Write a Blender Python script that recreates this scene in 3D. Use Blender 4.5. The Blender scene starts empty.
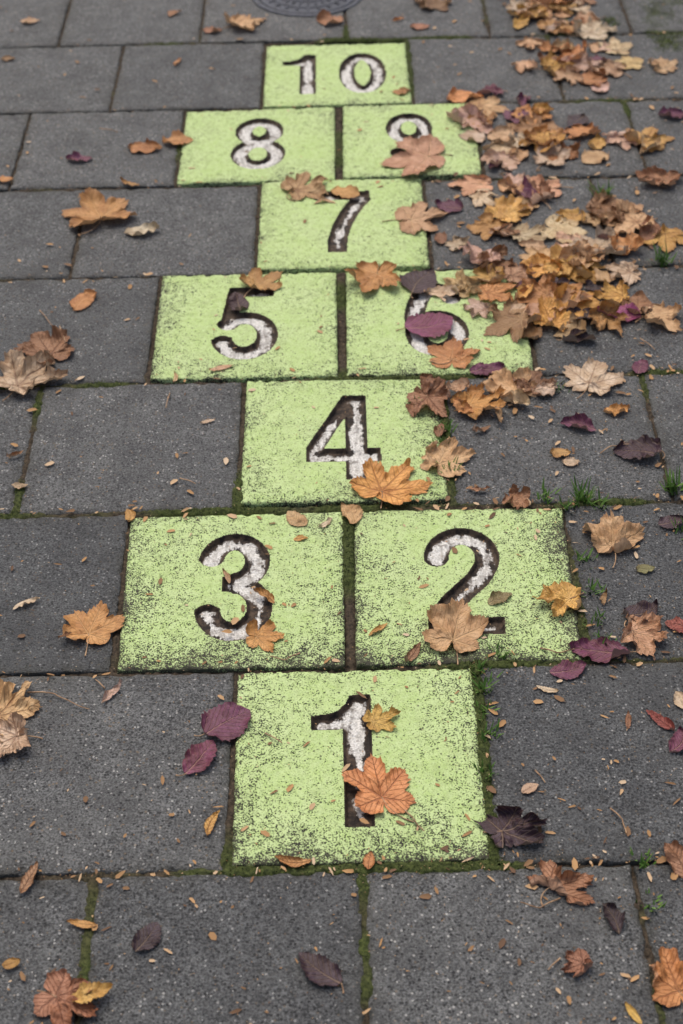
import bpy, math, numpy as np, random
from mathutils import Matrix, Vector
rng=np.random.default_rng(7)
scene=bpy.context.scene
scene.view_settings.view_transform='Standard'
scene.view_settings.look='None'
scene.view_settings.exposure=0
coll=scene.collection
P=0.40   # paving pitch in metres
g=0.0065

# ------------------------------------------------------------------ camera solve from surveyed tile corners
T={ '1':[(232,866),(490,860),(473,668),(238,673)],
 '3':[(117,671),(345,667),(343,512),(131,518)],
 '2':[(356,666),(583,660),(562,508),(354,511)],
 '4':[(240,504),(449,500),(437,379),(247,381)],
 '5':[(150,380),(338,376),(336,272),(163,276)],
 '6':[(347,376),(534,372),(518,269),(346,272)],
 '7':[(257,270),(430,266),(421,178),(262,182)],
 '8':[(177,184),(335,180),(335,107),(187,112)],
 '9':[(343,178),(482,174),(471,103),(343,106)],
 '10':[(263,107),(412,103),(405,43),(267,46)]}
row={'1':(0,-.5),'3':(1,-1),'2':(1,0),'4':(2,-.5),'5':(3,-1),'6':(3,0),'7':(4,-.5),'8':(5,-1),'9':(5,0),'10':(6,-.5)}
W=[];U=[]
for k,c in T.items():
    if k in('9',): continue
    r,x0=row[k]
    w=[(x0*P+g,r*P+g),((x0+1)*P-g,r*P+g),((x0+1)*P-g,(r+1)*P-g),(x0*P+g,(r+1)*P-g)]
    W+=w;U+=c
W=np.array(W,float);U=np.array(U,float)
def basis(q):
    cx,cy,H,pi_,ya,ro,f=q
    fw=np.array([math.sin(ya)*math.cos(pi_),math.cos(ya)*math.cos(pi_),-math.sin(pi_)])
    ri=np.array([math.cos(ya),-math.sin(ya),0]); up=np.cross(ri,fw)
    r2=ri*math.cos(ro)+up*math.sin(ro); u2=-ri*math.sin(ro)+up*math.cos(ro)
    return fw,r2,u2
def proj(q,W):
    fw,r,u=basis(q)
    D=np.c_[W,np.zeros(len(W))]-np.array(q[:3])
    z=D@fw
    return np.c_[341.5+q[6]*(D@r)/z,512-q[6]*(D@u)/z]
q=np.array([0.0,-1.1,1.87,math.radians(43),0.0,0.0,1439.])
for it in range(60):
    r0=(proj(q,W)-U).ravel(); J=np.zeros((len(r0),7))
    for j in range(7):
        h=1e-5*(1000 if j==6 else 1); q2=q.copy();q2[j]+=h
        J[:,j]=((proj(q2,W)-U).ravel()-r0)/h
    q=q-np.linalg.lstsq(J,r0,rcond=None)[0]
FW,RI,UP=basis(q)
def gp(u,v,z=0.0):
    d=FW*q[6]+RI*(u-341.5)+UP*(512-v)
    t=(z-q[2])/d[2]
    return np.array([q[0]+d[0]*t,q[1]+d[1]*t])
cam_d=bpy.data.cameras.new('camera'); cam=bpy.data.objects.new('camera',cam_d); coll.objects.link(cam)
M=Matrix(((RI[0],UP[0],-FW[0],q[0]),(RI[1],UP[1],-FW[1],q[1]),(RI[2],UP[2],-FW[2],q[2]),(0,0,0,1)))
cam.matrix_world=M
cam_d.sensor_fit='VERTICAL'; cam_d.sensor_height=36; cam_d.sensor_width=24
cam_d.lens=q[6]*36/1024
cam_d.clip_end=2000; cam_d.clip_start=0.01
cam_d.dof.use_dof=True
fp=gp(350,650); cam_d.dof.focus_distance=float(np.dot(np.array([fp[0],fp[1],0])-q[:3],FW)); cam_d.dof.aperture_fstop=4.2
scene.camera=cam

# ------------------------------------------------------------------ helpers
def hsh(xi,yi,s):
    h=(xi*374761393+yi*668265263+s*362437)&0xffffffff
    h=((h^(h>>13))*1274126177)&0xffffffff
    return ((h^(h>>16))&0xffff)/65535.0
def vn(x,y,s=0):
    x=np.asarray(x,float);y=np.asarray(y,float)
    xi=np.floor(x).astype(np.int64);yi=np.floor(y).astype(np.int64)
    fx=x-xi;fy=y-yi;fx=fx*fx*(3-2*fx);fy=fy*fy*(3-2*fy)
    xi=xi+100000;yi=yi+100000
    return (hsh(xi,yi,s)*(1-fx)+hsh(xi+1,yi,s)*fx)*(1-fy)+(hsh(xi,yi+1,s)*(1-fx)+hsh(xi+1,yi+1,s)*fx)*fy
def fbm(x,y,s=0,o=3):
    r=0;a=1;t=0
    for i in range(o):
        r=r+a*vn(x*2**i,y*2**i,s+i*17);t+=a;a*=.5
    return r/t
def mk(name,V,F,mat=None,smooth=True,attrs=None):
    me=bpy.data.meshes.new(name)
    V=np.asarray(V,np.float32);F=np.asarray(F,np.int32)
    me.vertices.add(len(V));me.vertices.foreach_set('co',V.ravel())
    m,k=F.shape
    me.loops.add(m*k);me.loops.foreach_set('vertex_index',F.ravel())
    me.polygons.add(m);me.polygons.foreach_set('loop_start',np.arange(0,m*k,k,dtype=np.int32))
    me.update(calc_edges=True)
    me.polygons.foreach_set('use_smooth',np.full(m,smooth))
    if attrs:
        for n,a in attrs.items():
            at=me.attributes.new(n,'FLOAT','POINT');at.data.foreach_set('value',np.asarray(a,np.float32))
    if mat: me.materials.append(mat)
    me.update()
    return me
def ob(name,me,parent=None,loc=(0,0,0),**kw):
    o=bpy.data.objects.new(name,me);coll.objects.link(o)
    o.location=loc
    if parent: o.parent=parent
    for k,v in kw.items(): o[k]=v
    return o
def gridF(nx,ny):
    i=np.arange(nx*ny).reshape(ny,nx)
    return np.stack([i[:-1,:-1],i[:-1,1:],i[1:,1:],i[1:,:-1]],-1).reshape(-1,4)

class NT:
    def __init__(s,name):
        s.m=bpy.data.materials.new(name);s.m.use_nodes=True;s.t=s.m.node_tree
        s.b=s.t.nodes['Principled BSDF'];s.out=s.t.nodes['Material Output']
        s.geo=s.t.nodes.new('ShaderNodeNewGeometry')
    def L(s,a,b): s.t.links.new(a,b)
    def set(s,sock,v):
        if isinstance(v,bpy.types.NodeSocket): s.L(v,sock)
        elif v is not None:
            if isinstance(v,(tuple,list)) and len(v)==3 and sock.type=='RGBA': v=tuple(v)+(1,)
            sock.default_value=v
    def noise(s,sc,det=3,rough=.5,vec=None):
        n=s.t.nodes.new('ShaderNodeTexNoise');n.inputs['Scale'].default_value=sc;n.inputs['Detail'].default_value=det;n.inputs['Roughness'].default_value=rough
        s.L(vec or s.geo.outputs['Position'],n.inputs['Vector']);return n.outputs['Fac']
    def voro(s,sc,vec=None,out='Distance'):
        n=s.t.nodes.new('ShaderNodeTexVoronoi');n.inputs['Scale'].default_value=sc
        s.L(vec or s.geo.outputs['Position'],n.inputs['Vector']);return n.outputs[out]
    def ma(s,op,a,b=None,c=None,clamp=False):
        n=s.t.nodes.new('ShaderNodeMath');n.operation=op;n.use_clamp=clamp
        s.set(n.inputs[0],a)
        if b is not None:s.set(n.inputs[1],b)
        if c is not None:s.set(n.inputs[2],c)
        return n.outputs[0]
    def mr(s,v,a,b,c=0.,d=1.):
        n=s.t.nodes.new('ShaderNodeMapRange')
        for i,x in enumerate((v,a,b,c,d)): s.set(n.inputs[i],x)
        return n.outputs[0]
    def mix(s,f,a,b,mode='MIX'):
        n=s.t.nodes.new('ShaderNodeMix');n.data_type='RGBA';n.blend_type=mode
        s.set(n.inputs[0],f);s.set(n.inputs[6],a);s.set(n.inputs[7],b);return n.outputs[2]
    def at(s,name):
        n=s.t.nodes.new('ShaderNodeAttribute');n.attribute_name=name;return n.outputs['Fac']
    def bump(s,h,dist=.001,st=1.,norm=None):
        n=s.t.nodes.new('ShaderNodeBump');n.inputs['Distance'].default_value=dist;n.inputs['Strength'].default_value=st
        s.L(h,n.inputs['Height'])
        if norm: s.L(norm,n.inputs['Normal'])
        return n.outputs[0]
    def fin(s,col,rough=.8,norm=None,spec=.5):
        s.set(s.b.inputs['Base Color'],col);s.set(s.b.inputs['Roughness'],rough)
        s.b.inputs['Specular IOR Level'].default_value=spec
        if norm: s.L(norm,s.b.inputs['Normal'])
        return s.m

# ------------------------------------------------------------------ materials
def mat_paver():
    n=NT('dark_concrete_paving')
    fine=n.noise(280,3,.72); mid=n.noise(95,4,.7); low=n.noise(4.5,6,.62); v=n.voro(200); vc=n.voro(200,out='Color')
    c=n.mix(n.mr(fine,.38,.62),(.010,.0105,.011),(.195,.198,.198))
    c=n.mix(n.mr(mid,.42,.66,0,.5),c,(.028,.029,.030))
    c=n.mix(n.mr(mid,.46,.30,0,.38),c,(.145,.147,.146))
    c=n.mix(n.mr(low,.42,.66,0,.40),c,(.108,.109,.106))
    sx=n.t.nodes.new('ShaderNodeSeparateColor');n.L(vc,sx.inputs[0])
    gr=n.ma('MULTIPLY',n.ma('GREATER_THAN',sx.outputs[0],.91),n.ma('LESS_THAN',v,.38))
    c=n.mix(n.ma('MULTIPLY',gr,.8),c,(.40,.39,.37))
    bw=n.ma('MULTIPLY',n.ma('GREATER_THAN',sx.outputs[1],.84),n.ma('LESS_THAN',v,.46))
    c=n.mix(n.ma('MULTIPLY',bw,.85),c,(.008,.008,.009))
    b2=n.ma('MULTIPLY',n.ma('GREATER_THAN',sx.outputs[2],.96),n.ma('LESS_THAN',v,.40))
    c=n.mix(n.ma('MULTIPLY',b2,.6),c,(.18,.13,.08))
    tone=n.at('tone')
    c=n.mix(1.0,c,n.mix(tone,(.74,.76,.78),(1.28,1.28,1.26)),'MULTIPLY')
    c=n.mix(1.0,c,n.mix(n.mr(n.noise(11,6,.7),.33,.67),(.66,.66,.67),(1.3,1.3,1.28)),'MULTIPLY')
    st=n.mr(n.noise(38,3,.6),.65,.71,0,.55)
    c=n.mix(st,c,(.028,.026,.022))
    e=n.at('edge')
    ed=n.ma('MULTIPLY',e,n.mr(n.noise(28,4,.6),.36,.6))
    c=n.mix(n.ma('MULTIPLY',ed,.75,clamp=True),c,(.040,.038,.026))
    h=n.ma('ADD',n.ma('MULTIPLY',fine,.9),n.ma('MULTIPLY',mid,.6))
    return n.fin(c,n.mr(low,.3,.7,.55,.72),n.bump(h,.005,1.),.5)
def mat_paint():
    n=NT('lime_green_painted_concrete')
    fine=n.noise(380,3,.62); mid=n.noise(80,5,.68); low=n.noise(9,4,.6)
    v=n.ma('ADD',n.ma('MULTIPLY',fine,.68),n.ma('MULTIPLY',mid,.32))
    wear=n.at('wear')
    thr=n.ma('ADD',.378,n.ma('MULTIPLY',wear,.135))
    thr=n.ma('ADD',thr,n.ma('MULTIPLY',n.ma('SUBTRACT',low,.5),.20))
    p=n.mr(v,n.ma('SUBTRACT',thr,.020),n.ma('ADD',thr,.026))
    green=n.mix(n.mr(low,.3,.7),(.405,.555,.185),(.49,.62,.27))
    green=n.mix(n.mr(mid,.38,.62,0,.45),green,(.56,.67,.36))
    green=n.mix(n.ma('MULTIPLY',n.mr(fine,.54,.36),.5),green,(.24,.31,.10))
    green=n.mix(n.mr(n.noise(26,5,.7),.52,.70,0,.35),green,(.25,.31,.12))
    vo=n.voro(190);vc=n.voro(190,out='Color');sx=n.t.nodes.new('ShaderNodeSeparateColor');n.L(vc,sx.inputs[0])
    ph=n.ma('MULTIPLY',n.ma('GREATER_THAN',sx.outputs[0],.70),n.ma('LESS_THAN',vo,n.ma('MULTIPLY',sx.outputs[1],.40)))
    green=n.mix(n.ma('MULTIPLY',ph,.8),green,(.05,.055,.03))
    dirt=n.mix(n.mr(mid,.4,.6),(.026,.025,.016),(.10,.10,.055))
    c=n.mix(p,dirt,green)
    c=n.mix(n.mr(wear,.95,1.9,0,.85),c,(.035,.038,.020))
    h=n.ma('ADD',n.ma('MULTIPLY',fine,.5),n.ma('MULTIPLY',p,.5))
    return n.fin(c,.72,n.bump(h,.0016,1.),.35)
def mat_num():
    n=NT('worn_white_inlay_paint')
    fine=n.noise(300,3,.65); mid=n.noise(60,4,.65); low=n.noise(15,3,.5)
    mp=n.t.nodes.new('ShaderNodeMapping');mp.inputs['Scale'].default_value=(130,28,60);n.L(n.geo.outputs['Position'],mp.inputs[0])
    streak=n.noise(1.,3,.6,mp.outputs[0])
    d=n.at('inner')
    v=n.ma('ADD',d,n.ma('MULTIPLY',n.ma('SUBTRACT',mid,.5),1.0))
    v=n.ma('ADD',v,n.ma('MULTIPLY',n.ma('SUBTRACT',fine,.5),.5))
    v=n.ma('ADD',v,n.ma('MULTIPLY',n.ma('SUBTRACT',streak,.5),.9))
    v=n.ma('ADD',v,n.ma('MULTIPLY',n.ma('SUBTRACT',low,.5),2.4))
    v=n.ma('SUBTRACT',v,n.at('grime'))
    p=n.ma('MULTIPLY',n.mr(v,.40,.62),n.mr(d,.26,.42))
    white=n.mix(n.mr(fine,.35,.6),(.44,.43,.39),(.78,.77,.73))
    white=n.mix(n.mr(streak,.52,.34,0,.7),white,(.32,.30,.265))
    white=n.mix(n.mr(mid,.54,.66,0,.75),white,(.13,.11,.09))
    dirt=n.mix(n.mr(mid,.4,.6),(.018,.013,.010),(.085,.058,.038))
    return n.fin(n.mix(p,dirt,white),.75,n.bump(n.ma('ADD',fine,mid),.002,.9),.3)
def mat_moss():
    n=NT('moss_and_soil')
    mid=n.noise(160,4,.7); m=n.at('moss')
    soil=n.mix(n.mr(mid,.35,.65),(.020,.016,.012),(.090,.068,.046))
    gr=n.mix(n.mr(mid,.35,.65),(.020,.028,.009),(.080,.100,.028))
    return n.fin(n.mix(n.mr(m,.47,.66),soil,gr),.9,n.bump(mid,.002,1.),.2)
def mat_blade():
    n=NT('moss_shoots')
    c=n.mix(n.mr(n.noise(70,3),.35,.65),(.040,.058,.015),(.12,.15,.045))
    return n.fin(c,.8,None,.2)
def mat_grass():
    n=NT('grass_blades')
    c=n.mix(n.mr(n.noise(40,2),.35,.65),(.05,.12,.015),(.13,.24,.04))
    return n.fin(c,.55,None,.4)
def mat_soil():
    n=NT('dark_soil')
    c=n.mix(n.mr(n.noise(60,5,.7),.35,.65),(.014,.012,.009),(.05,.042,.03))
    return n.fin(c,.95,None,.2)
def mat_leaf():
    n=NT('dry_leaf_tissue')
    oi=n.t.nodes.new('ShaderNodeObjectInfo')
    uv=n.t.nodes.new('ShaderNodeUVMap');uv.uv_map='ab'
    sp=n.t.nodes.new('ShaderNodeSeparateXYZ');n.L(uv.outputs[0],sp.inputs[0])
    a,b=sp.outputs[0],sp.outputs[1]
    tc=n.t.nodes.new('ShaderNodeTexCoord')
    off=n.t.nodes.new('ShaderNodeVectorMath');off.operation='ADD';n.L(tc.outputs['Object'],off.inputs[0])
    cb=n.t.nodes.new('ShaderNodeCombineXYZ');n.L(n.ma('MULTIPLY',oi.outputs['Random'],37.),cb.inputs[0]);n.L(n.ma('MULTIPLY',oi.outputs['Random'],91.),cb.inputs[1]);n.L(cb.outputs[0],off.inputs[1])
    vec=off.outputs[0]
    low=n.noise(28,4,.6,vec);mid=n.noise(130,4,.65,vec);fine=n.noise(500,2,.5,vec)
    main=n.mr(b,n.ma('MULTIPLY',n.ma('SUBTRACT',1.1,a),.010),n.ma('MULTIPLY',n.ma('SUBTRACT',1.1,a),.028),1.,0.)
    s=n.ma('FRACT',n.ma('MULTIPLY',n.ma('SUBTRACT',a,n.ma('MULTIPLY',b,1.15)),7.5))
    s=n.ma('ABSOLUTE',n.ma('SUBTRACT',s,.5))
    side=n.mr(s,.03,.12,.6,0.)
    vein=n.ma('MAXIMUM',main,side)
    base=oi.outputs['Color']
    c=n.mix(n.mr(low,.42,.64,0,.6),base,n.mix(1.,base,(.62,.48,.38),'MULTIPLY'))
    c=n.mix(n.mr(low,.52,.34,0,.65),c,n.mix(1.,base,(1.2,1.25,1.4),'MULTIPLY'))
    c=n.mix(n.mr(mid,.57,.70,0,.7),c,n.mix(1.,base,(.34,.25,.19),'MULTIPLY'))
    c=n.mix(n.mr(fine,.4,.7,0,.2),c,n.mix(1.,base,(.5,.42,.4),'MULTIPLY'))
    c=n.mix(n.mr(n.at('rim'),.72,1.0,0,.45),c,n.mix(1.,base,(.50,.38,.30),'MULTIPLY'))
    vc=n.mix(n.at('veindark'),n.mix(.5,n.mix(1.,base,(1.3,1.25,1.1),'MULTIPLY'),(.50,.36,.21)),n.mix(1.,base,(.35,.22,.2),'MULTIPLY'))
    c=n.mix(n.ma('MULTIPLY',vein,.55),c,vc)
    c=n.mix(n.ma('MULTIPLY',n.geo.outputs['Backfacing'],.3),c,(.50,.39,.29))
    h=n.ma('ADD',n.ma('MULTIPLY',vein,-.6),n.ma('MULTIPLY',mid,.9))
    nb=n.bump(h,.0026,1.)
    n.fin(c,n.mr(mid,.3,.7,.42,.68),nb,.45)
    tr=n.t.nodes.new('ShaderNodeBsdfTranslucent');n.L(c,tr.inputs[0])
    mx=n.t.nodes.new('ShaderNodeMixShader');mx.inputs[0].default_value=.15
    n.L(n.b.outputs[0],mx.inputs[1]);n.L(tr.outputs[0],mx.inputs[2]);n.L(mx.outputs[0],n.out.inputs['Surface'])
    return n.m
def mat_stalk():
    n=NT('leaf_stalk_skin')
    c=n.mix(n.mr(n.noise(90,3),.35,.65),(.20,.11,.055),(.46,.30,.17))
    return n.fin(c,.6,None,.4)
def mat_iron():
    n=NT('cast_iron')
    c=n.mix(n.mr(n.noise(90,4),.35,.65),(.02,.024,.034),(.06,.068,.09))
    m=n.fin(c,.6,n.bump(n.noise(300,3),.001,.7));n.b.inputs['Metallic'].default_value=.3;return m
def mat_litter():
    n=NT('leaf_crumbs')
    t=n.at('tint')
    c=n.mix(n.mr(t,0,.6),(.11,.06,.035),(.42,.24,.10))
    c=n.mix(n.mr(t,.6,1.),c,(.56,.43,.29))
    return n.fin(c,.75,None,.3)
Mp,Mg,Mn,Mm,Mb,Mgr,Ms,Ml,Mst,Mi,Mlt=mat_paver(),mat_paint(),mat_num(),mat_moss(),mat_blade(),mat_grass(),mat_soil(),mat_leaf(),mat_stalk(),mat_iron(),mat_litter()

# ------------------------------------------------------------------ digits as signed distance
def sd_poly(x,y,pts):
    pts=np.array(pts,float);n=len(pts)
    d=np.full(x.shape,1e9);s=np.ones(x.shape)
    for i in range(n):
        ax,ay=pts[i];bx,by=pts[i-1]
        ex,ey=bx-ax,by-ay;wx,wy=x-ax,y-ay
        t=np.clip((wx*ex+wy*ey)/(ex*ex+ey*ey),0,1)
        d=np.minimum(d,(wx-ex*t)**2+(wy-ey*t)**2)
        c1=y>=ay;c2=y<by;c3=ex*wy>ey*wx
        fl=(c1&c2&c3)|(~c1&~c2&~c3);s=np.where(fl,-s,s)
    return s*np.sqrt(d)
def sd_rect(x,y,a,b,c,d): return sd_poly(x,y,[(a,c),(b,c),(b,d),(a,d)])
def sd_path(x,y,pts,hw,closed=False):
    pts=np.array(pts,float)
    if closed: pts=np.vstack([pts,pts[:1]])
    best=np.full(x.shape,1e9);n=len(pts)-1
    for i in range(n):
        ax,ay=pts[i];ex,ey=pts[i+1]-pts[i];l=math.hypot(ex,ey)
        if l<1e-9: continue
        t=((x-ax)*ex+(y-ay)*ey)/(l*l)
        perp=np.abs((x-ax)*ey-(y-ay)*ex)/l
        tc=np.clip(t,0,1)
        d=np.hypot(x-ax-ex*tc,y-ay-ey*tc)-hw
        if not closed and i==0: d=np.where(t<0,np.maximum(perp-hw,-t*l),d)
        if not closed and i==n-1: d=np.where(t>1,np.maximum(perp-hw,(t-1)*l),d)
        best=np.minimum(best,d)
    return best
def arc(cx,cy,rx,ry,a0,a1,n=28):
    a=np.radians(np.linspace(a0,a1,n));return [(cx+rx*math.cos(t),cy+ry*math.sin(t)) for t in a]
HW=.084
def digit(ch,x,y):
    if ch=='0': return sd_path(x,y,arc(.25,.5,.172,.425,0,355,50),HW,True)
    if ch=='1': return sd_poly(x,y,[(.365,0),(.365,1),(.235,1),(.21,.93),(.16,.875),(.09,.845),(0,.835),(0,.725),(.19,.725),(.19,0)])
    if ch=='2':
        p=arc(.25,.715,.172,.21,188,-32)+[(.345,.50),(.25,.395),(.165,.29),(.11,.20),(.085,.09),(.082,.0)]
        a=sd_path(x,y,p,HW);a=np.maximum(a,-y)
        return np.minimum(a,sd_rect(x,y,.003,.5,0,.15))
    if ch=='3':
        a=sd_path(x,y,arc(.245,.73,.155,.192,178,-88),HW)
        b=sd_path(x,y,arc(.25,.292,.172,.215,92,-178),HW)
        c=sd_rect(x,y,.17,.27,.445,.59)
        return np.minimum(np.minimum(a,b),c)
    if ch=='4':
        a=sd_rect(x,y,.285,.445,0,1);b=sd_rect(x,y,0,.54,.205,.355)
        c=sd_poly(x,y,[(0,.22),(0,.37),(.27,1.0),(.36,1.0),(.34,.80),(.30,.76),(.125,.35)])
        return np.minimum(np.minimum(a,b),c)
    if ch=='5':
        a=sd_rect(x,y,.09,.46,.86,1);b=sd_poly(x,y,[(.09,1),(.035,.46),(.17,.46),(.21,.90),(.22,1)])
        c=sd_path(x,y,arc(.235,.315,.185,.24,150,-172),HW)
        return np.minimum(np.minimum(a,b),c)
    if ch=='6':
        a=sd_path(x,y,arc(.25,.30,.172,.225,0,355,40),HW,True)
        b=sd_path(x,y,arc(.258,.49,.178,.435,38,205,36),HW)
        return np.minimum(a,b)
    if ch=='9': return digit('6',.5-x,1-y)
    if ch=='7':
        a=sd_rect(x,y,0,.5,.85,1);b=sd_path(x,y,[(.44,.90),(.37,.77),(.30,.60),(.245,.42),(.21,.22),(.20,-.02)],HW)
        return np.minimum(a,np.maximum(b,-y))
    if ch=='8':
        return np.minimum(sd_path(x,y,arc(.25,.738,.148,.185,0,355,40),HW,True),sd_path(x,y,arc(.25,.288,.172,.212,0,355,40),HW,True))
def numeral_sd(s,X,Y):
    h=.268
    if s=='10':
        h=.25;x=(X+.148)/h;y=(Y+h/2)/h
        return np.minimum(digit('1',x,y),digit('0',x-.62,y))*h
    w={'1':.36,'4':.54}.get(s,.5)
    x=(X+(w/2)*h+(.026 if s=='1' else 0))/h;y=(Y+h/2-(.004))/h
    return digit(s,x,y)*h

# wear emphasis (left,right,near,far) per tile
wearb={'1':(.6,.5,.8,.35),'3':(.9,.5,1.05,.45),'2':(.6,1.0,1.1,.35),'4':(.5,.95,.6,.6),'5':(.7,.45,.6,.4),'6':(.5,.8,.7,.4),'7':(.5,.7,.5,.4),'8':(.4,.4,.5,.3),'9':(.4,.5,.5,.4),'10':(.4,.4,.4,.3)}
words={'1':'one','2':'two','3':'three','4':'four','5':'five','6':'six','7':'seven','8':'eight','9':'nine','10':'ten'}
extra={'1':'under a maple leaf','2':'with grimy near edge','3':'with speckled worn paint','4':'with mossy worn side','5':'touched by orange leaf','6':'partly covered by leaves','7':'with leaf-strewn corner','8':'nearly free of leaves','9':'half hidden under leaves','10':'ending the court'}
for s,c in T.items():
    r=row[s][0];n=260 if r<2 else (220 if r<4 else 150)
    cw=np.array([gp(*p) for p in c]);cen=cw.mean(0)
    u=np.concatenate([[0],np.linspace(0,1,n),[1]]);N=len(u)
    Ug,Vg=np.meshgrid(u,u)
    X=cw[0][0]*(1-Ug)*(1-Vg)+cw[1][0]*Ug*(1-Vg)+cw[2][0]*Ug*Vg+cw[3][0]*(1-Ug)*Vg
    Y=cw[0][1]*(1-Ug)*(1-Vg)+cw[1][1]*Ug*(1-Vg)+cw[2][1]*Ug*Vg+cw[3][1]*(1-Ug)*Vg
    S=.388;lx=(Ug-.5)*S;ly=(Vg-.5)*S
    sd=numeral_sd(s,lx,ly)+ (vn(X*200,Y*200,5)-.5)*.0008+(vn(X*60,Y*60,6)-.5)*.0010
    dl,dr,dn,df=Ug*S,(1-Ug)*S,Vg*S,(1-Vg)*S
    de=np.minimum(np.minimum(dl,dr),np.minimum(dn,df))
    wb=wearb[s];k=.065
    nz=fbm(X*22,Y*22,9,3)
    wear=np.maximum.reduce([wb[0]*np.exp(-dl/k),wb[1]*np.exp(-dr/k),wb[2]*np.exp(-dn/k),wb[3]*np.exp(-df/k)])*(.35+1.2*nz)
    wear+=np.exp(-de/.003)*.5*(.2+nz)
    wear+=np.exp(-np.maximum(sd,0)/.005)*.25*nz
    wear+=(.14*(1-Vg)+.05 if r<2 else 0)
    z=.002+(fbm(X*60,Y*60,3)-.5)*.0012
    chip=np.clip(fbm(X*70,Y*70,31)-.5,0,1)*4
    z-=.0022*np.exp(-(de/.003))*(1+1.5*chip)
    z-=np.exp(-de/.008)*chip*.003
    t=np.clip(-sd/.0060,0,1);z-=.0095*t*t*(3-2*t)
    z+=np.where(sd<-.005,(fbm(X*120,Y*120,4)-.5)*.003,0)
    jit=(fbm(X*120,Y*120,8,2)-.5)*.0022*np.exp(-de/.004)
    X=X+jit;Y=Y+jit
    z[0,:]=z[-1,:]=-.03;z[:,0]=z[:,-1]=-.03
    V=np.stack([X-cen[0],Y-cen[1],z],-1).reshape(-1,3);F=gridF(N,N)
    sdf=sd.ravel();ins=sdf[F].mean(1)<0
    base={'1':.5,'2':.3,'3':.05,'4':-.1,'5':.0,'6':.1,'7':.35,'8':-.2,'9':.1,'10':-.1}[s]
    grime=(base*np.clip(.5-ly/.15,0,1.2)+({'2':.35,'3':.1}.get(s,0))*np.clip(.3+lx/.1,0,1)*(ly<0)+({'5':.45,'4':.25,'7':.35}.get(s,0))*(ly>.03)).ravel()
    def sub(F,name,mat,attrs):
        idx=np.unique(F);mp=-np.ones(len(V),int);mp[idx]=np.arange(len(idx))
        return mk(name,V[idx],mp[F],mat,True,{k:v.ravel()[idx] for k,v in attrs.items()})
    body=ob('hopscotch_tile',sub(F[~ins],'hopscotch_tile',Mg,{'wear':wear}),loc=(cen[0],cen[1],0),
        label=f'lime green square hopscotch tile number {words[s]} {extra[s]}',category='hopscotch tile',group='painted hopscotch tiles set in the paving')
    ob('numeral',sub(F[ins],'numeral',Mn,{'inner':np.clip(-sdf/.0215,0,1),'grime':grime}),parent=body,label=f'engraved white number {words[s]} with dirty outline')

# ------------------------------------------------------------------ paving
yb={}
for k in range(-8,24): yb[k]=k*P
def xw(px,k):
    y=(k+.5)*P
    lo,hi=-400.,1300.
    for _ in range(50):
        m=(lo+hi)/2
        if gp(px,m)[1]>y: lo=m
        else: hi=m
    return gp(px,m)[0]
tx={r:[] for r in range(7)}
for s,c in T.items():
    cw=np.array([gp(*p) for p in c]);tx[row[s][0]].append(((cw[0,0]+cw[3,0])/2,(cw[1,0]+cw[2,0])/2))
left={1:[-.83],0:[],2:[xw(29,2)],3:[],4:[xw(79,4)],5:[xw(20,5)],6:[xw(117,6)]}
slabs=[];vj=[]
for k in range(-6,22):
    if 0<=k<=6:
        a=min(t[0] for t in tx[k]);b=max(t[1] for t in tx[k])
        lx=[a-.0055]
        for v in left.get(k,[]):
            if v<a: lx.append(v)
        while lx[-1]>-4.5: lx.append(lx[-1]-P*rng.uniform(1.0,1.04))
        rx=[b+.0055]
        while rx[-1]<4.5: rx.append(rx[-1]+P*rng.uniform(.99,1.03))
        segs=[(lx[i+1],lx[i]) for i in range(len(lx)-1)]+[(rx[i],rx[i+1]) for i in range(len(rx)-1)]
        vj+=[(v,k) for v in lx+rx]
        if len(tx[k])==2: vj.append(((sorted(tx[k])[0][1]+sorted(tx[k])[1][0])/2,k))
    else:
        if k==-1: js=[xw(366,-1),xw(655,-1)];l=xw(80,-1)
        elif k==7: js=[xw(345,7),xw(484,7)];l=xw(203,7)
        else:
            o=(0 if k%2 else .5)*P+rng.uniform(-.02,.02);js=[o,o+P];l=o-P
        L=[l,l-P]
        while L[-1]>-4.5:L.append(L[-1]-P*rng.uniform(1.,1.03))
        R=js[:]
        while R[-1]<4.5:R.append(R[-1]+P*rng.uniform(1.,1.03))
        a=L[::-1]+R
        segs=[(a[i],a[i+1]) for i in range(len(a)-1)];vj+=[(v,k) for v in a]
    for s0,s1 in segs: slabs.append((s0,s1,k))
Vs=[];Fs=[];tone=[];edge=[];off=0
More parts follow.
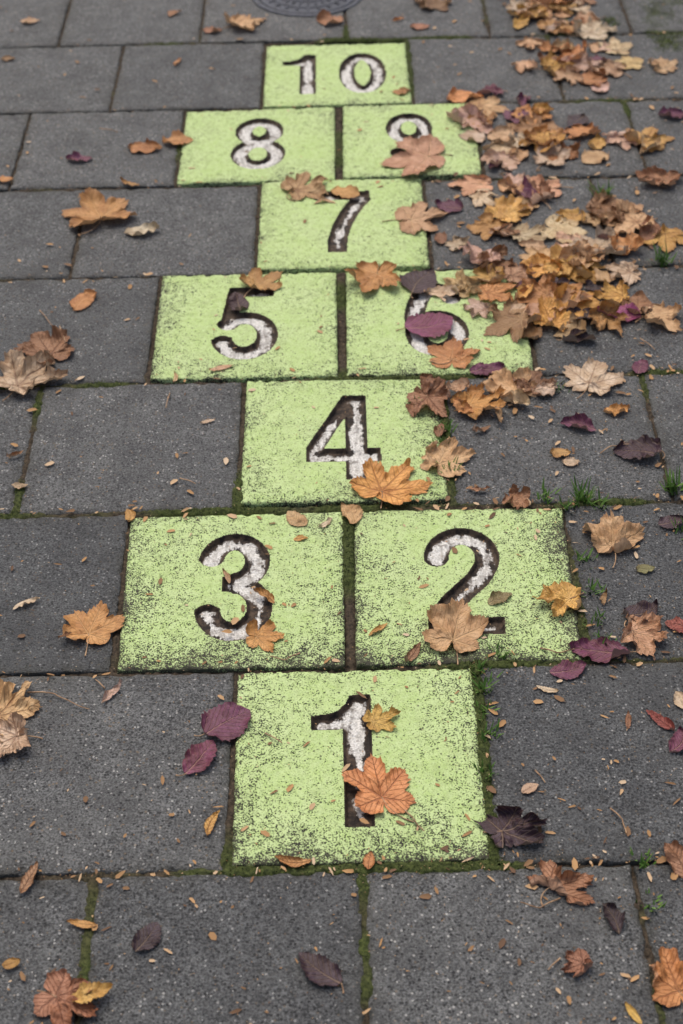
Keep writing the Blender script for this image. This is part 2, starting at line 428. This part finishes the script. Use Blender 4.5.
for (a,b,k) in slabs:
    vis=(b>-1.5 and a<1.5 and -2<=k<=9)
    y0,y1=yb[k]+.0036,yb[k+1]-.0036
    a2,b2=a+.0038,b-.0038
    f=np.array([0,0,.0015,.003,.006,.010,.016,.024,.035])
    def axis(L):
        if vis: return np.concatenate([f,np.linspace(.045,L-.045,30),L-f[::-1]])
        return np.array([0,0,.003,.01,L-.01,L-.003,L,L])
    xs=axis(b2-a2);ys=axis(y1-y0)
    A,B=np.meshgrid(xs,ys);lx_,ly_=b2-a2,y1-y0
    de=np.minimum(np.minimum(A,lx_-A),np.minimum(B,ly_-B))
    X=A+a2;Y=B+y0
    th=rng.normal(0,.003);cx,cy=(a2+b2)/2,(y0+y1)/2
    X,Y=cx+(X-cx)*1-(Y-cy)*th,cy+(Y-cy)+(X-cx)*th
    tl=rng.normal(0,.0025,2)
    z=rng.uniform(-.0015,.0012)+(X-cx)*tl[0]+(Y-cy)*tl[1]+(fbm(X*25,Y*25,2)-.5)*.0015
    chip=np.clip(fbm(X*55,Y*55,77)-.52,0,1)*5
    z=z-.0028*np.exp(-de/.004)*(1+chip)-np.exp(-de/.009)*chip*.004
    jit=(fbm(X*90,Y*90,12,2)-.5)*.005*np.exp(-de/.005);X=X+jit;Y=Y+jit
    z[0,:]=z[-1,:]=-.03;z[:,0]=z[:,-1]=-.03
    Vs.append(np.stack([X,Y,z],-1).reshape(-1,3));Fs.append(gridF(len(xs),len(ys))+off);off+=X.size
    tone.append(np.full(X.size,np.clip(rng.normal(.45,.22),0,1)));edge.append(np.exp(-de/.012).ravel())
ob('pavement',mk('pavement',np.vstack(Vs),np.vstack(Fs),Mp,True,{'tone':np.concatenate(tone),'edge':np.concatenate(edge)}),kind='structure')
gs=600.
ob('ground',mk('ground',[(-gs,-gs,-.028),(gs,-gs,-.028),(gs,gs,-.028),(-gs,gs,-.028)],[[0,1,2,3]],Ms,False),kind='structure')

# ------------------------------------------------------------------ moss in the joints
Vs=[];Fs=[];ms=[];off=0
def mossf(X,Y):
    m=fbm(X*6,Y*6,51,3)-.07
    m=m+.15*np.exp(-((X-.24)**2/.012))*((Y>-.05)&(Y<.5))+.12*np.exp(-((X-.42)**2/.012))*((Y>.4)&(Y<.9))+.12*np.exp(-((X-.22)**2/.012))*((Y>.8)&(Y<1.3))+.04*(X>.2)-.03*(X<-.25)+.07*np.exp(-X**2/.004)*(Y>.4)
    return m
def strip(p0,p1,hw=.012):
    global off
    p0=np.array(p0);p1=np.array(p1);L=np.linalg.norm(p1-p0);d=(p1-p0)/L;nn=np.array([-d[1],d[0]])
    nl=max(int(L/.004),2);nc=11
    s=np.linspace(0,L,nl);c=np.linspace(-1,1,nc)
    S,C=np.meshgrid(s,c)
    X=p0[0]+d[0]*S+nn[0]*C*hw;Y=p0[1]+d[1]*S+nn[1]*C*hw
    m=mossf(X,Y)
    z=-.0048+(m-.45)*.020+(fbm(X*150,Y*150,61,2)-.5)*.008-.006*np.abs(C)**3
    z=np.minimum(z,.003)
    Vs.append(np.stack([X,Y,z],-1).reshape(-1,3));Fs.append(gridF(nl,nc)+off);off+=X.size;ms.append(m.ravel())
for k in range(-2,10): strip((-1.6,yb[k]+rng.uniform(-.001,.001)),(1.7,yb[k]))
for x,k in vj:
    if -1.6<x<1.7 and -2<=k<=9: strip((x,yb[k]-.002),(x,yb[k+1]+.002))
MV=np.vstack(Vs);MM=np.concatenate(ms)
ob('joint_moss',mk('joint_moss',MV,np.vstack(Fs),Mm,True,{'moss':MM}),kind='stuff',label='dark soil and green moss filling the paving joints',category='moss')
pr=np.clip((MM-.54)*6,0,1)*(MV[:,2]>-.011)
sel=np.flatnonzero(rng.random(len(MM))<pr*.55)
def shoots(pts,hmin,hmax,wid,lean=.5):
    n=len(pts);a=rng.uniform(0,2*math.pi,n);h=rng.uniform(hmin,hmax,n);w=rng.uniform(.6,1.2,n)*wid
    le=rng.normal(0,lean,(n,2))*h[:,None]
    dx=np.c_[np.cos(a)*w,np.sin(a)*w]
    p=pts
    v0=np.c_[p[:,0]-dx[:,0],p[:,1]-dx[:,1],p[:,2]];v1=np.c_[p[:,0]+dx[:,0],p[:,1]+dx[:,1],p[:,2]]
    v2=np.c_[p[:,0]+le[:,0],p[:,1]+le[:,1],p[:,2]+h]
    V=np.stack([v0,v1,v2],1).reshape(-1,3);F=np.arange(3*n).reshape(-1,3)
    return V,F
pts=MV[sel]+np.c_[rng.normal(0,.002,(len(sel),2)),np.zeros(len(sel))-.001]
V,F=shoots(pts,.003,.007,.0012)
# thin moss film creeping over the far slabs
c0=gp(662,14);nn=42000
pp=c0+rng.normal(0,1,(nn,2))*np.array([.12,.12])
dens=np.clip((fbm(pp[:,0]*14,pp[:,1]*14,5,4)-.42)*4,0,1)
keep=rng.random(nn)<dens;pp=pp[keep]
V2,F2=shoots(np.c_[pp,np.full(len(pp),.0)],.0012,.0026,.0024,1.6)
V=np.vstack([V,V2]);F=np.vstack([F,F2+len(V)-len(V2)])
ob('moss_shoots',mk('moss_shoots',V,F,Mb,False),kind='stuff',label='short green moss shoots along the paving joints',category='moss')

# ------------------------------------------------------------------ grass tufts
def tuft(px,py,h,n,lab):
    c=gp(px,py);Vv=[];Ff=[]
    for i in range(n):
        a=rng.uniform(0,2*math.pi);L=h*rng.uniform(.5,1.1);bend=rng.uniform(.3,1.0);w=rng.uniform(.0012,.0022)
        bx,by=rng.normal(0,.008,2);o=len(Vv)
        for j in range(6):
            t=j/5;rr=L*(math.sin(bend*t*1.4)/1.4)*.9;zz=L*t*math.cos(bend*t*.9)*.8
            ww=w*(1-t**2)+.0002
            x=bx+math.cos(a)*rr;y=by+math.sin(a)*rr
            Vv+=[(x-math.sin(a)*ww,y+math.cos(a)*ww,zz-.006),(x+math.sin(a)*ww,y-math.cos(a)*ww,zz-.006)]
            if j: Ff.append((o+2*j-2,o+2*j-1,o+2*j+1,o+2*j))
    ob('grass_tuft',mk('grass_tuft',Vv,Ff,Mgr,True),loc=(c[0],c[1],0),label=lab,category='grass',group='grass tufts in the paving joints')
for px,py,h,n in [(582,500,.05,44),(674,488,.055,44),(604,196,.06,38),(664,262,.055,38),(484,690,.04,34),(488,735,.035,26),(486,772,.03,24),(652,905,.03,20),(560,388,.03,16),(592,590,.035,24),(446,430,.035,24),(498,655,.03,24),(545,498,.035,24),(680,530,.035,18),(566,508,.035,24),(478,672,.035,24),(452,470,.035,24),(606,640,.03,16),(586,560,.035,22),(641,860,.03,16),(412,404,.03,14),(440,445,.03,18),(600,505,.035,20),(484,712,.03,22),(596,620,.03,18)]:
    tuft(px,py,h,n,'small tuft of green grass growing from a paving joint')

# ------------------------------------------------------------------ drain cover
dc=gp(308,-7)
def lathe(prof,n=72):
    V=[];F=[];m=len(prof)
    for i in range(n):
        a=2*math.pi*i/n
        V+=[(r*math.cos(a),r*math.sin(a),z) for r,z in prof]
    for i in range(n):
        for j in range(m-1):
            F.append((i*m+j,((i+1)%n)*m+j,((i+1)%n)*m+j+1,i*m+j+1))
    return V,F
V,F=lathe([(.17,-.02),(.17,.002),(.168,.0035),(.155,.0035),(.153,.002),(.153,-.008)])
fr=ob('drain_cover',mk('drain_cover',V,F,Mi,False),loc=(dc[0],dc[1],0),label='round cast iron drain cover set in grey paving',category='drain cover')
V,F=lathe([(.0001,.002),(.02,.002),(.021,.004),(.03,.004),(.031,.002),(.06,.002),(.061,.004),(.07,.004),(.071,.002),(.10,.002),(.101,.004),(.112,.004),(.113,.002),(.135,.002),(.136,.004),(.146,.004),(.150,.002),(.150,-.01)])
V=list(V);F=list(F)
for i in range(24):
    a=2*math.pi*i/24
    for r in (.045,.085,.124):
        o=len(V)
        for s in (0.0018,.0048):
            for (du,dv) in ((-.007,-.003),(.007,-.003),(.007,.003),(-.007,.003)):
                x=r+du;V.append((x*math.cos(a)-dv*math.sin(a),x*math.sin(a)+dv*math.cos(a),s))
        F+=[(o+4,o+5,o+6,o+7),(o,o+1,o+5,o+4),(o+1,o+2,o+6,o+5),(o+2,o+3,o+7,o+6),(o+3,o,o+4,o+7)]
ob('lid',mk('lid',V,F,Mi,False),parent=fr)

# ------------------------------------------------------------------ leaves
COL={'o':(.58,.285,.095),'t':(.62,.39,.205),'b':(.36,.185,.085),'y':(.66,.38,.10),'l':(.68,.51,.34),'p':(.18,.048,.092),'d':(.055,.028,.038),'r':(.36,.09,.065),'g':(.24,.20,.08),'m':(.26,.05,.125)}
CN={'o':'orange-brown','t':'tan','b':'brown','y':'golden orange','l':'pale tan','p':'purple','d':'dark purple','r':'reddish','g':'olive brown','m':'magenta'}
TB=[(0,1),(.05,.93),(.13,.86),(.20,.78),(.26,.85),(.42,.62),(.50,.71),(.66,.42),(.74,.45),(.88,.16),(1,0)]
def maple(R,nseg):
    a1=R.uniform(42,56);a2=R.uniform(92,114)
    tips=[(-a2,R.uniform(.48,.72)),(-a1*R.uniform(.9,1.1),R.uniform(.78,1.0)),(0,1.),(a1*R.uniform(.9,1.1),R.uniform(.78,1.0)),(a2,R.uniform(.48,.72))]
    s1=R.uniform(.44,.62);s2=R.uniform(.38,.52)
    mid=lambda i:(tips[i][0]+tips[i+1][0])/2
    sin=[(-180,.10),(mid(0),s2),(mid(1),s1*R.uniform(.9,1.1)),(mid(2),s1),(mid(3),s2*R.uniform(.9,1.1)),(180,.10)]
    ph=[];rr=[];sec=[]
    for i,(ta,tr) in enumerate(tips):
        for (sa,sr),rev in ((sin[i],True),(sin[i+1],False)):
            f=np.linspace(0,1,nseg+1)
            T0=np.array([t[0] for t in TB])+np.r_[0,R.normal(0,.025,9),0];T1=np.array([t[1] for t in TB])+np.r_[0,R.normal(0,.055,9),0]
            far=abs(sa)==180
            fr_=np.interp(f,np.sort(T0),T1)
            if far: fr_=np.interp(f,[0,.08,.14,.3,.36,.6,.85,1],[1,.85,.9,.72,.76,.55,.40,0])
            r=sr+(tr-sr)*fr_
            aa=ta+(sa-ta)*f
            if rev: aa=aa[::-1];r=r[::-1]
            ph+=list(aa[:-1]);rr+=list(r[:-1]);sec+=[i]*nseg
    ph.append(180);rr.append(.10)
    rr=np.array(rr)*(1+R.normal(0,.015,len(rr)))
    if R.random()<.45:
        c=R.uniform(-140,140);wd=R.uniform(4,10);rr*=1-R.uniform(.2,.5)*np.exp(-((np.array(ph)-c)/wd)**2)
    rr[-1]=rr[0]
    return np.radians(ph),rr,np.array(sec),[math.radians(t[0]) for t in tips]
def bend(V,ang,kap,cx=0,cy=0):
    d=np.array([math.cos(ang),math.sin(ang)]);n=np.array([-d[1],d[0]])
    p=V[:,:2]-np.array([cx,cy]);s=p@d;t=p@n;z=V[:,2]
    th=kap*s;ss=(1/kap-z)*np.sin(th);zz=1/kap-(1/kap-z)*np.cos(th)
    return np.c_[(ss[:,None]*d+t[:,None]*n)+np.array([cx,cy]),zz]
def edgeroll(V,ang,d0,kap):
    d=np.array([math.cos(ang),math.sin(ang)]);s=V[:,:2]@d-d0
    m=s>0;th=np.clip(kap*s,0,2.6);R_=1/kap
    ns=np.where(m,R_*np.sin(th)-V[:,2]*np.sin(th),s);nz=np.where(m,V[:,2]*np.cos(th)+R_*(1-np.cos(th)),V[:,2])
    out=V.copy();out[:,:2]+=((ns-s)[:,None])*d;out[:,2]=nz
    return out
HG_x0,HG_y0,HC=-2.2,-1.2,.008
HG=np.full((int(6/HC),int(4.6/HC)),.0028)
cnt=0
def leaf(x,y,size,kind,colk,ang=None,curl=None,seed=None,stalk=True,hi=True,pct=66,cap=.02):
    global cnt
    R=np.random.default_rng(1000+cnt if seed is None else seed);cnt+=1
    if ang is None: ang=R.uniform(0,360)
    if curl is None: curl=R.uniform(.35,1.0)
    if kind=='M':
        ph,rr,sec,tips=maple(R,18 if hi else 12)
        nr=14 if hi else 10
        rho=np.linspace(.03,1,nr)
        RR=np.outer(rho,rr);X=RR*np.sin(ph);Y=RR*np.cos(ph)
        nx=len(ph);F=gridF(nx,nr)
        fsec=np.tile(sec,nr-1)
        tA=np.array(tips)
        rimv=np.outer(rho,np.ones(nx)).ravel()
        u=size/1.22
        X=X.ravel();Y=Y.ravel()
        ta=tA[fsec]
        fx,fy=X[F],Y[F]
        a=fx*np.sin(ta)[:,None]+fy*np.cos(ta)[:,None];b=np.abs(fx*np.cos(ta)[:,None]-fy*np.sin(ta)[:,None])
        vs=np.r_[sec,sec[-1]];vt=np.tile(tA[vs],nr)
        bv=np.abs(X*np.cos(vt)-Y*np.sin(vt));rv=np.hypot(X,Y)
        cyc=.33
        X=X*R.uniform(.85,1.05)+Y*R.normal(0,.07)
    else:
        nl,nc=(30,13) if hi else (16,9)
        s=np.linspace(0,1,nl);t=np.linspace(-1,1,nc)
        Wd={'O':R.uniform(.24,.34),'S':R.uniform(.11,.17),'B':R.uniform(.40,.46)}[kind]
        w=Wd*np.sin(np.pi*s**.85)**.75+.004;w=w*(1+.06*np.sin(s*60+R.uniform(0,6))+R.normal(0,.035,nl))
        w[0]=w[-1]=.004
        S,Tt=np.meshgrid(s,t,indexing='ij')
        X=(Tt*w[:,None]).ravel();Y=S.ravel()
        F=gridF(nc,nl);a=Y[F];b=np.abs(X[F]);bv=np.abs(X);rv=np.abs(Y-.5);rimv=np.abs(Tt).ravel();u=size;cyc=.5
        X=X+R.normal(0,.10)*np.sin(Y*math.pi)
    Z=R.uniform(-.1,.6)*curl*bv*.9
    Z=Z+(fbm(X*3+R.uniform(0,99),Y*3,3,2)-.5)*.30*curl+(fbm(X*9+R.uniform(0,99),Y*9,5,2)-.5)*.12*(.4+curl)
    Z=Z+(rimv**3)*(fbm(X*5+50,Y*5+cnt,8,2)-.36)*.55*curl
    V=np.c_[X,Y-cyc,Z]
    k1=R.uniform(.3,1.6)*curl*R.choice([-1,1],p=[.45,.55])
    if abs(k1)<.05:k1=.05
    V=bend(V,R.uniform(0,6.28),k1)
    V=bend(V,R.uniform(0,6.28),R.uniform(.2,1.2)*curl*R.choice([-1,1])+.01)
    if curl>.6:
        for _ in range(2 if kind=='M' else 1):
            if R.random()<.6: V=edgeroll(V,R.uniform(0,6.28),R.uniform(.2,.38),R.uniform(3,6))
    V=V*u
    tx_,ty_=R.normal(0,.08*curl,2)
    V[:,2]+=V[:,0]*tx_+V[:,1]*ty_
    A=math.radians(ang-90);ca,sa=math.cos(A),math.sin(A)
    V=np.c_[V[:,0]*ca-V[:,1]*sa,V[:,0]*sa+V[:,1]*ca,V[:,2]]
    ix=np.clip(((V[:,0]+x-HG_x0)/HC).astype(int),0,HG.shape[1]-1);iy=np.clip(((V[:,1]+y-HG_y0)/HC).astype(int),0,HG.shape[0]-1)
    hz=HG[iy,ix]
    dz=np.percentile(hz-V[:,2],pct)
    V[:,2]+=dz
    lowm=.0032+.0015*R.random()
    V[:,2]=np.maximum(V[:,2],lowm+(V[:,2]-V[:,2].min())*.05)
    np.maximum.at(HG,(iy,ix),np.minimum(V[:,2]+.001,cap))
    me=mk('leaf',V,F,Ml,True,{'rim':rimv,'veindark':np.full(len(V),1. if (R.random()<.4 and colk not in 'pdm') else 0.)})
    uvl=me.uv_layers.new(name='ab');uvl.data.foreach_set('uv',np.stack([a,b],-1).astype(np.float32).ravel())
    nm={'M':'maple_leaf','O':'oval_leaf','S':'narrow_leaf','B':'round_leaf'}[kind]
    shape={'M':'lobed maple leaf','O':'oval leaf','S':'narrow small leaf','B':'broad rounded leaf'}[kind]
    st='curled' if curl>.75 else ('flat' if curl<.45 else 'dry')
    wh=' lying on a painted tile' if any(min(gpc[:,0])<x<max(gpc[:,0]) and min(gpc[:,1])<y<max(gpc[:,1]) for gpc in TC) else ' lying on grey paving'
    o=ob(nm,me,loc=(x,y,0),label=f'{st} {CN[colk]} {shape}{wh}',category='leaf',group='fallen autumn leaves on the paving')
    c=np.array(COL[colk])*R.uniform(.8,1.15)*(1+R.normal(0,.05,3));o.color=(*np.clip(c,0.01,.9),1)
    if stalk and size>.055:
        b0=V[:len(ph)].mean(0) if kind=='M' else V[:nc].mean(0)
        L=size*R.uniform(.35,.75) if kind=='M' else size*.22
        dirn=A-math.pi/2+R.normal(0,.25);cv=R.normal(0,1.2)
        pts=[];p=b0.copy();n=9
        for i in range(n):
            pts.append(p.copy());dirn+=cv/n
            p=p+np.array([math.cos(dirn),math.sin(dirn),0])*L/n
            p[2]=max(p[2]*.9,.0045)
        SV=[];SF=[];m=6
        for i,pp in enumerate(pts):
            d=(pts[min(i+1,n-1)]-pts[max(i-1,0)])[:2];d/=np.linalg.norm(d)+1e-9
            rad=.0011*(.8+.7*(i/n)**3)
            for q_ in range(m):
                th=2*math.pi*q_/m
                SV.append((pp[0]-d[1]*math.cos(th)*rad,pp[1]+d[0]*math.cos(th)*rad,pp[2]+math.sin(th)*rad))
        for i in range(n-1):
            for q_ in range(m): SF.append((i*m+q_,i*m+(q_+1)%m,(i+1)*m+(q_+1)%m,(i+1)*m+q_))
        ob('leaf_stalk',mk('leaf_stalk',SV,SF,Mst,True),parent=o)
    return o
TC=[np.array([gp(*p) for p in c]) for c in T.values()]
def m_per_px(px,py): return abs(gp(px+5,py)[0]-gp(px-5,py)[0])/10
def L(px,py,s,kind,col,ang=None,curl=None,**kw):
    p=gp(px,py);return leaf(p[0],p[1],s*m_per_px(px,py)*1.04,kind,col,ang,curl,**kw)
EX=[(380,785,68,'M','o',95,.45),(382,721,36,'M','y',20,.6),(457,628,70,'M','t',75,.5),(500,600,28,'O','g',30,.5),(558,602,46,'M','y',190,.9),
(598,652,62,'O','p',170,.6),(568,670,38,'O','p',15,.5),(517,830,56,'M','d',20,1.1),(562,885,60,'M','b',30,1.1),(610,920,36,'O','d',110,.9),(575,968,34,'M','b',200,.9),
(672,978,62,'M','o',100,.8),(320,970,54,'O','d',140,.5),(147,938,38,'O','d',60,.6),(70,1006,58,'M','b',330,1.),(92,998,38,'O','y',20,.7),(82,925,30,'S','y',170,.4),
(30,880,36,'S','b',70,.8),(293,860,36,'S','o',170,.5),(370,862,22,'O','o',80,.6),(10,706,62,'M','t',60,.7),(4,742,50,'M','l',200,.8),(228,724,52,'B','p',35,.6),(200,758,50,'O','p',60,.5),
(113,695,30,'S','l',50,.9),(214,825,32,'S','y',70,.6),(93,625,54,'M','o',80,.6),(27,605,28,'S','l',30,.9),(266,638,36,'M','o',0,.6),(264,598,26,'S','o',140,.8),
(226,578,22,'S','t',110,.6),(297,520,28,'O','t',130,.5),(348,516,30,'O','t',110,.5),(325,524,20,'S','l',45,.8),(378,631,24,'S','y',40,.5),(412,655,34,'S','b',60,.7),
(301,540,14,'O','y',10,.5),(390,483,62,'M','y',60,.45),(443,457,52,'M','t',70,.7),(434,405,44,'M','b',300,.9),(425,388,28,'O','b',100,.9),(453,355,42,'M','o',80,.6),
(429,324,50,'B','m',20,.2),(422,284,44,'B','d',60,.3),(375,283,54,'M','o',260,.5),(265,283,44,'M','o',45,.6),(238,304,38,'O','d',100,.6),(222,370,26,'S','t',20,.7),(174,379,18,'S','t',90,.6),
(97,212,58,'M','o',110,.45),(142,232,34,'O','l',10,.7),(86,303,34,'O','o',60,.7),(30,377,70,'M','l',60,.7),(45,349,52,'M','b',120,.7),
(80,160,26,'O','p',0,.6),(145,150,34,'O','o',0,.7),(178,143,30,'O','o',10,.7),(130,184,22,'S','o',150,.6),(178,63,18,'S','o',70,.6),(247,25,42,'M','t',20,.7),(330,22,26,'O','b',170,.8),(212,32,20,'O','b',0,.8),
(308,190,44,'M','t',20,.7),(345,194,30,'O','o',160,.6),(325,205,22,'S','t',0,.6),(424,220,48,'M','t',10,.5),(412,160,62,'M','t',190,.35),(449,208,32,'O','p',160,.6),
(402,92,18,'O','o',0,.8),(465,100,36,'O','o',10,.9),(440,240,22,'O','b',90,.7),
(592,378,52,'M','l',70,.7),(617,411,28,'O','y',10,.7),(577,428,34,'O','p',160,.7),(638,455,50,'O','d',170,.7),(660,316,52,'M','t',10,.7),(618,316,44,'O','m',170,.6),(571,463,18,'O','l',0,.6),
(613,537,58,'M','t',80,.7),(671,523,28,'O','d',20,.7),(640,611,40,'O','d',20,.7),(645,637,52,'M','t',340,.9),(677,629,28,'O','r',150,.7),(660,722,36,'S','r',130,.6),(675,742,34,'O','p',60,.7),
(645,570,20,'O','g',0,.5),(520,501,30,'M','b',30,.8),(478,490,24,'S','b',0,.8),(677,862,44,'O','b',110,.9),(547,690,22,'S','l',160,.4),(680,702,24,'O','l',100,.6),(628,722,22,'S','b',80,.6),
(648,140,42,'M','y',60,.8),(663,66,30,'M','t',100,.8),(673,116,30,'O','p',0,.8),(656,180,40,'M','b',150,.8),(560,455,22,'O','o',0,.6),(605,600,22,'S','b',70,.8),(530,790,20,'O','l',30,.5),(633,1015,26,'S','y',120,.5),
(487,371,36,'O','p',10,.7),(640,368,24,'O','p',70,.6),(15,455,18,'S','b',30,.7),(20,486,16,'O','l',0,.6),(128,517,20,'O','y',100,.7),(208,423,16,'S','l',20,.6),(5,180,16,'O','o',0,.6),
(8,60,14,'O','b',0,.6),(30,22,18,'O','t',0,.6),(12,965,20,'O','y',20,.6),(175,15,16,'O','b',40,.6),(420,28,20,'O','b',0,.7),(437,4,36,'M','b',20,.8),(398,20,14,'S','o',30,.7),(66,640,14,'S','b',30,.7),
(480,403,48,'M','y',30,.6),(508,386,44,'M','t',120,.7),(535,386,40,'M','b',10,.8),(456,392,28,'O','t',200,.7),(514,405,32,'O','l',160,.7),(480,430,22,'S','b',20,.9),(440,432,22,'O','b',80,.9),(498,420,22,'S','t',100,.8),(545,392,28,'O','l',40,.8),(462,412,26,'O','o',140,.8)]
for e in EX: L(*e[:5],ang=e[5],curl=e[6],hi=e[1]>300,stalk=(e[2]>40))
cols=['o']*7+['t']*11+['b']*3+['y']*5+['l']*7+['p']*3+['d']*1
def cluster(cx,cy,rx,ry,n,smin=.065,smax=.125):
    for i in range(n):
        r=math.sqrt((i+.5)/n)*rng.uniform(.85,1.15);a=i*2.39996+rng.uniform(-.6,.6)
        px,py=cx+rx*r*math.cos(a),cy+ry*r*math.sin(a)
        p=gp(px,py);ck=cols[rng.integers(len(cols))]
        kd='M' if (rng.random()<.66 and ck not in('p','d','m')) else ('O' if rng.random()<.6 else 'B')
        leaf(p[0],p[1],rng.uniform(smin,smax)*(1 if kd=='M' else .68),kd,ck,hi=False,curl=rng.uniform(.45,1.05),stalk=rng.random()<.35,pct=50,cap=.015)
for c in [(556,18,42,24,17),(590,62,44,26,13),(540,60,26,20,4),(508,128,48,36,18),(582,146,56,24,9),(500,192,46,26,9),(552,230,98,32,19),(514,288,72,36,20),(585,292,62,34,12),(552,330,46,14,4),(636,232,36,30,5)]:
    cluster(*c)

# loose twigs / fallen stalks
def twig(pts,rad,lab):
    w=[gp(*p) for p in pts];c=w[0];SV=[];SF=[];m=6
    P3=[]
    for i in range(len(w)-1):
        for t in np.linspace(0,1,5,endpoint=False): P3.append(w[i]*(1-t)+w[i+1]*t)
    P3.append(w[-1]);n=len(P3)
    for i,pp in enumerate(P3):
        d=P3[min(i+1,n-1)]-P3[max(i-1,0)];d/=np.linalg.norm(d)
        zc=.0045+.003*math.sin(i*.5)**2;rd=rad*(1-.4*i/n)
        for k in range(m):
            th=2*math.pi*k/m;SV.append((pp[0]-c[0]-d[1]*math.cos(th)*rd,pp[1]-c[1]+d[0]*math.cos(th)*rd,zc+math.sin(th)*rd))
    for i in range(n-1):
        for k in range(m):SF.append((i*m+k,i*m+(k+1)%m,(i+1)*m+(k+1)%m,(i+1)*m+k))
    ob('twig',mk('twig',SV,SF,Mst,True),loc=(c[0],c[1],0),label=lab,category='twig',group='loose stalks on the paving')
for pts in [[(28,694),(55,696),(72,705),(90,712)],[(40,312),(48,322),(58,335)],[(405,812),(416,825),(424,834)],[(535,772),(545,785)],[(265,735),(282,745)],[(105,690),(96,682)],[(560,960),(548,972)],[(300,655),(286,662),(270,659)],[(640,340),(655,352)],[(60,328),(66,345),(62,352)],[(170,395),(166,410)],[(600,455),(612,448),(628,447)],[(540,650),(556,655),(574,652)],[(180,480),(196,486)],[(610,810),(622,822),(626,836)],[(100,130),(118,134)],[(560,900),(540,910),(520,905)]]:
    twig(pts,.0014,'thin brown leaf stalk lying on the paving')

# crumbs and seeds
n=4600
px=rng.uniform(-60,740,n);py=1050*rng.random(n)**1.25-20
rsel=rng.random(n)<.33;px=np.where(rsel,rng.uniform(430,740,n),px);py=np.where(rsel&(rng.random(n)<.6),rng.uniform(80,560,n),py)
pts=np.array([gp(a,b) for a,b in zip(px,py)])
ls=rng.random(n)<.22;pts[ls,1]=np.round(pts[ls,1]/P)*P+rng.normal(0,.012,ls.sum())
big=rng.random(n)**6
sz=.0013+big*.011;an=rng.uniform(0,6.28,n);asp=rng.uniform(.18,.7,n)
V=[];F=[];tn=[]
ring=[(1,0,.0),(.5,.8,.5),(-.4,.75,.4),(-1,0,0),(-.5,-.8,.6),(.5,-.7,.3)]
for i in range(n):
    c,s=math.cos(an[i]),math.sin(an[i]);o=len(V);t=rng.random()
    for (a,b,h) in ring:
        a=a*sz[i]*rng.uniform(.7,1.1);b=b*sz[i]*asp[i]*rng.uniform(.6,1.1)
        V.append((pts[i,0]+a*c-b*s,pts[i,1]+a*s+b*c,.0032+h*sz[i]*.35*rng.random()));tn.append(t)
    F+=[(o,o+1,o+2),(o,o+2,o+3),(o,o+3,o+4),(o,o+4,o+5)]
ob('leaf_litter',mk('leaf_litter',V,F,Mlt,True,{'tint':tn}),kind='stuff',label='scattered leaf crumbs and seeds on the paving',category='leaf litter')

# ------------------------------------------------------------------ light
w=bpy.data.worlds.new('World');scene.world=w;w.use_nodes=True
nt=w.node_tree;bg=nt.nodes['Background']
sk=nt.nodes.new('ShaderNodeTexSky');sk.sky_type='NISHITA';sk.sun_disc=False
el,az=math.radians(60),math.radians(-20)
sk.sun_elevation=el;sk.sun_rotation=az;sk.air_density=1.0;sk.dust_density=6.5;sk.ozone_density=.6
nt.links.new(sk.outputs[0],bg.inputs[0]);bg.inputs[1].default_value=.146
sl=bpy.data.lights.new('sun','SUN');sl.energy=1.2;sl.angle=math.radians(50);sl.color=(1,.985,.95)
so=bpy.data.objects.new('sun',sl);coll.objects.link(so)
d=Vector((math.sin(az)*math.cos(el),math.cos(az)*math.cos(el),math.sin(el)))
so.rotation_euler=d.to_track_quat('Z','Y').to_euler()
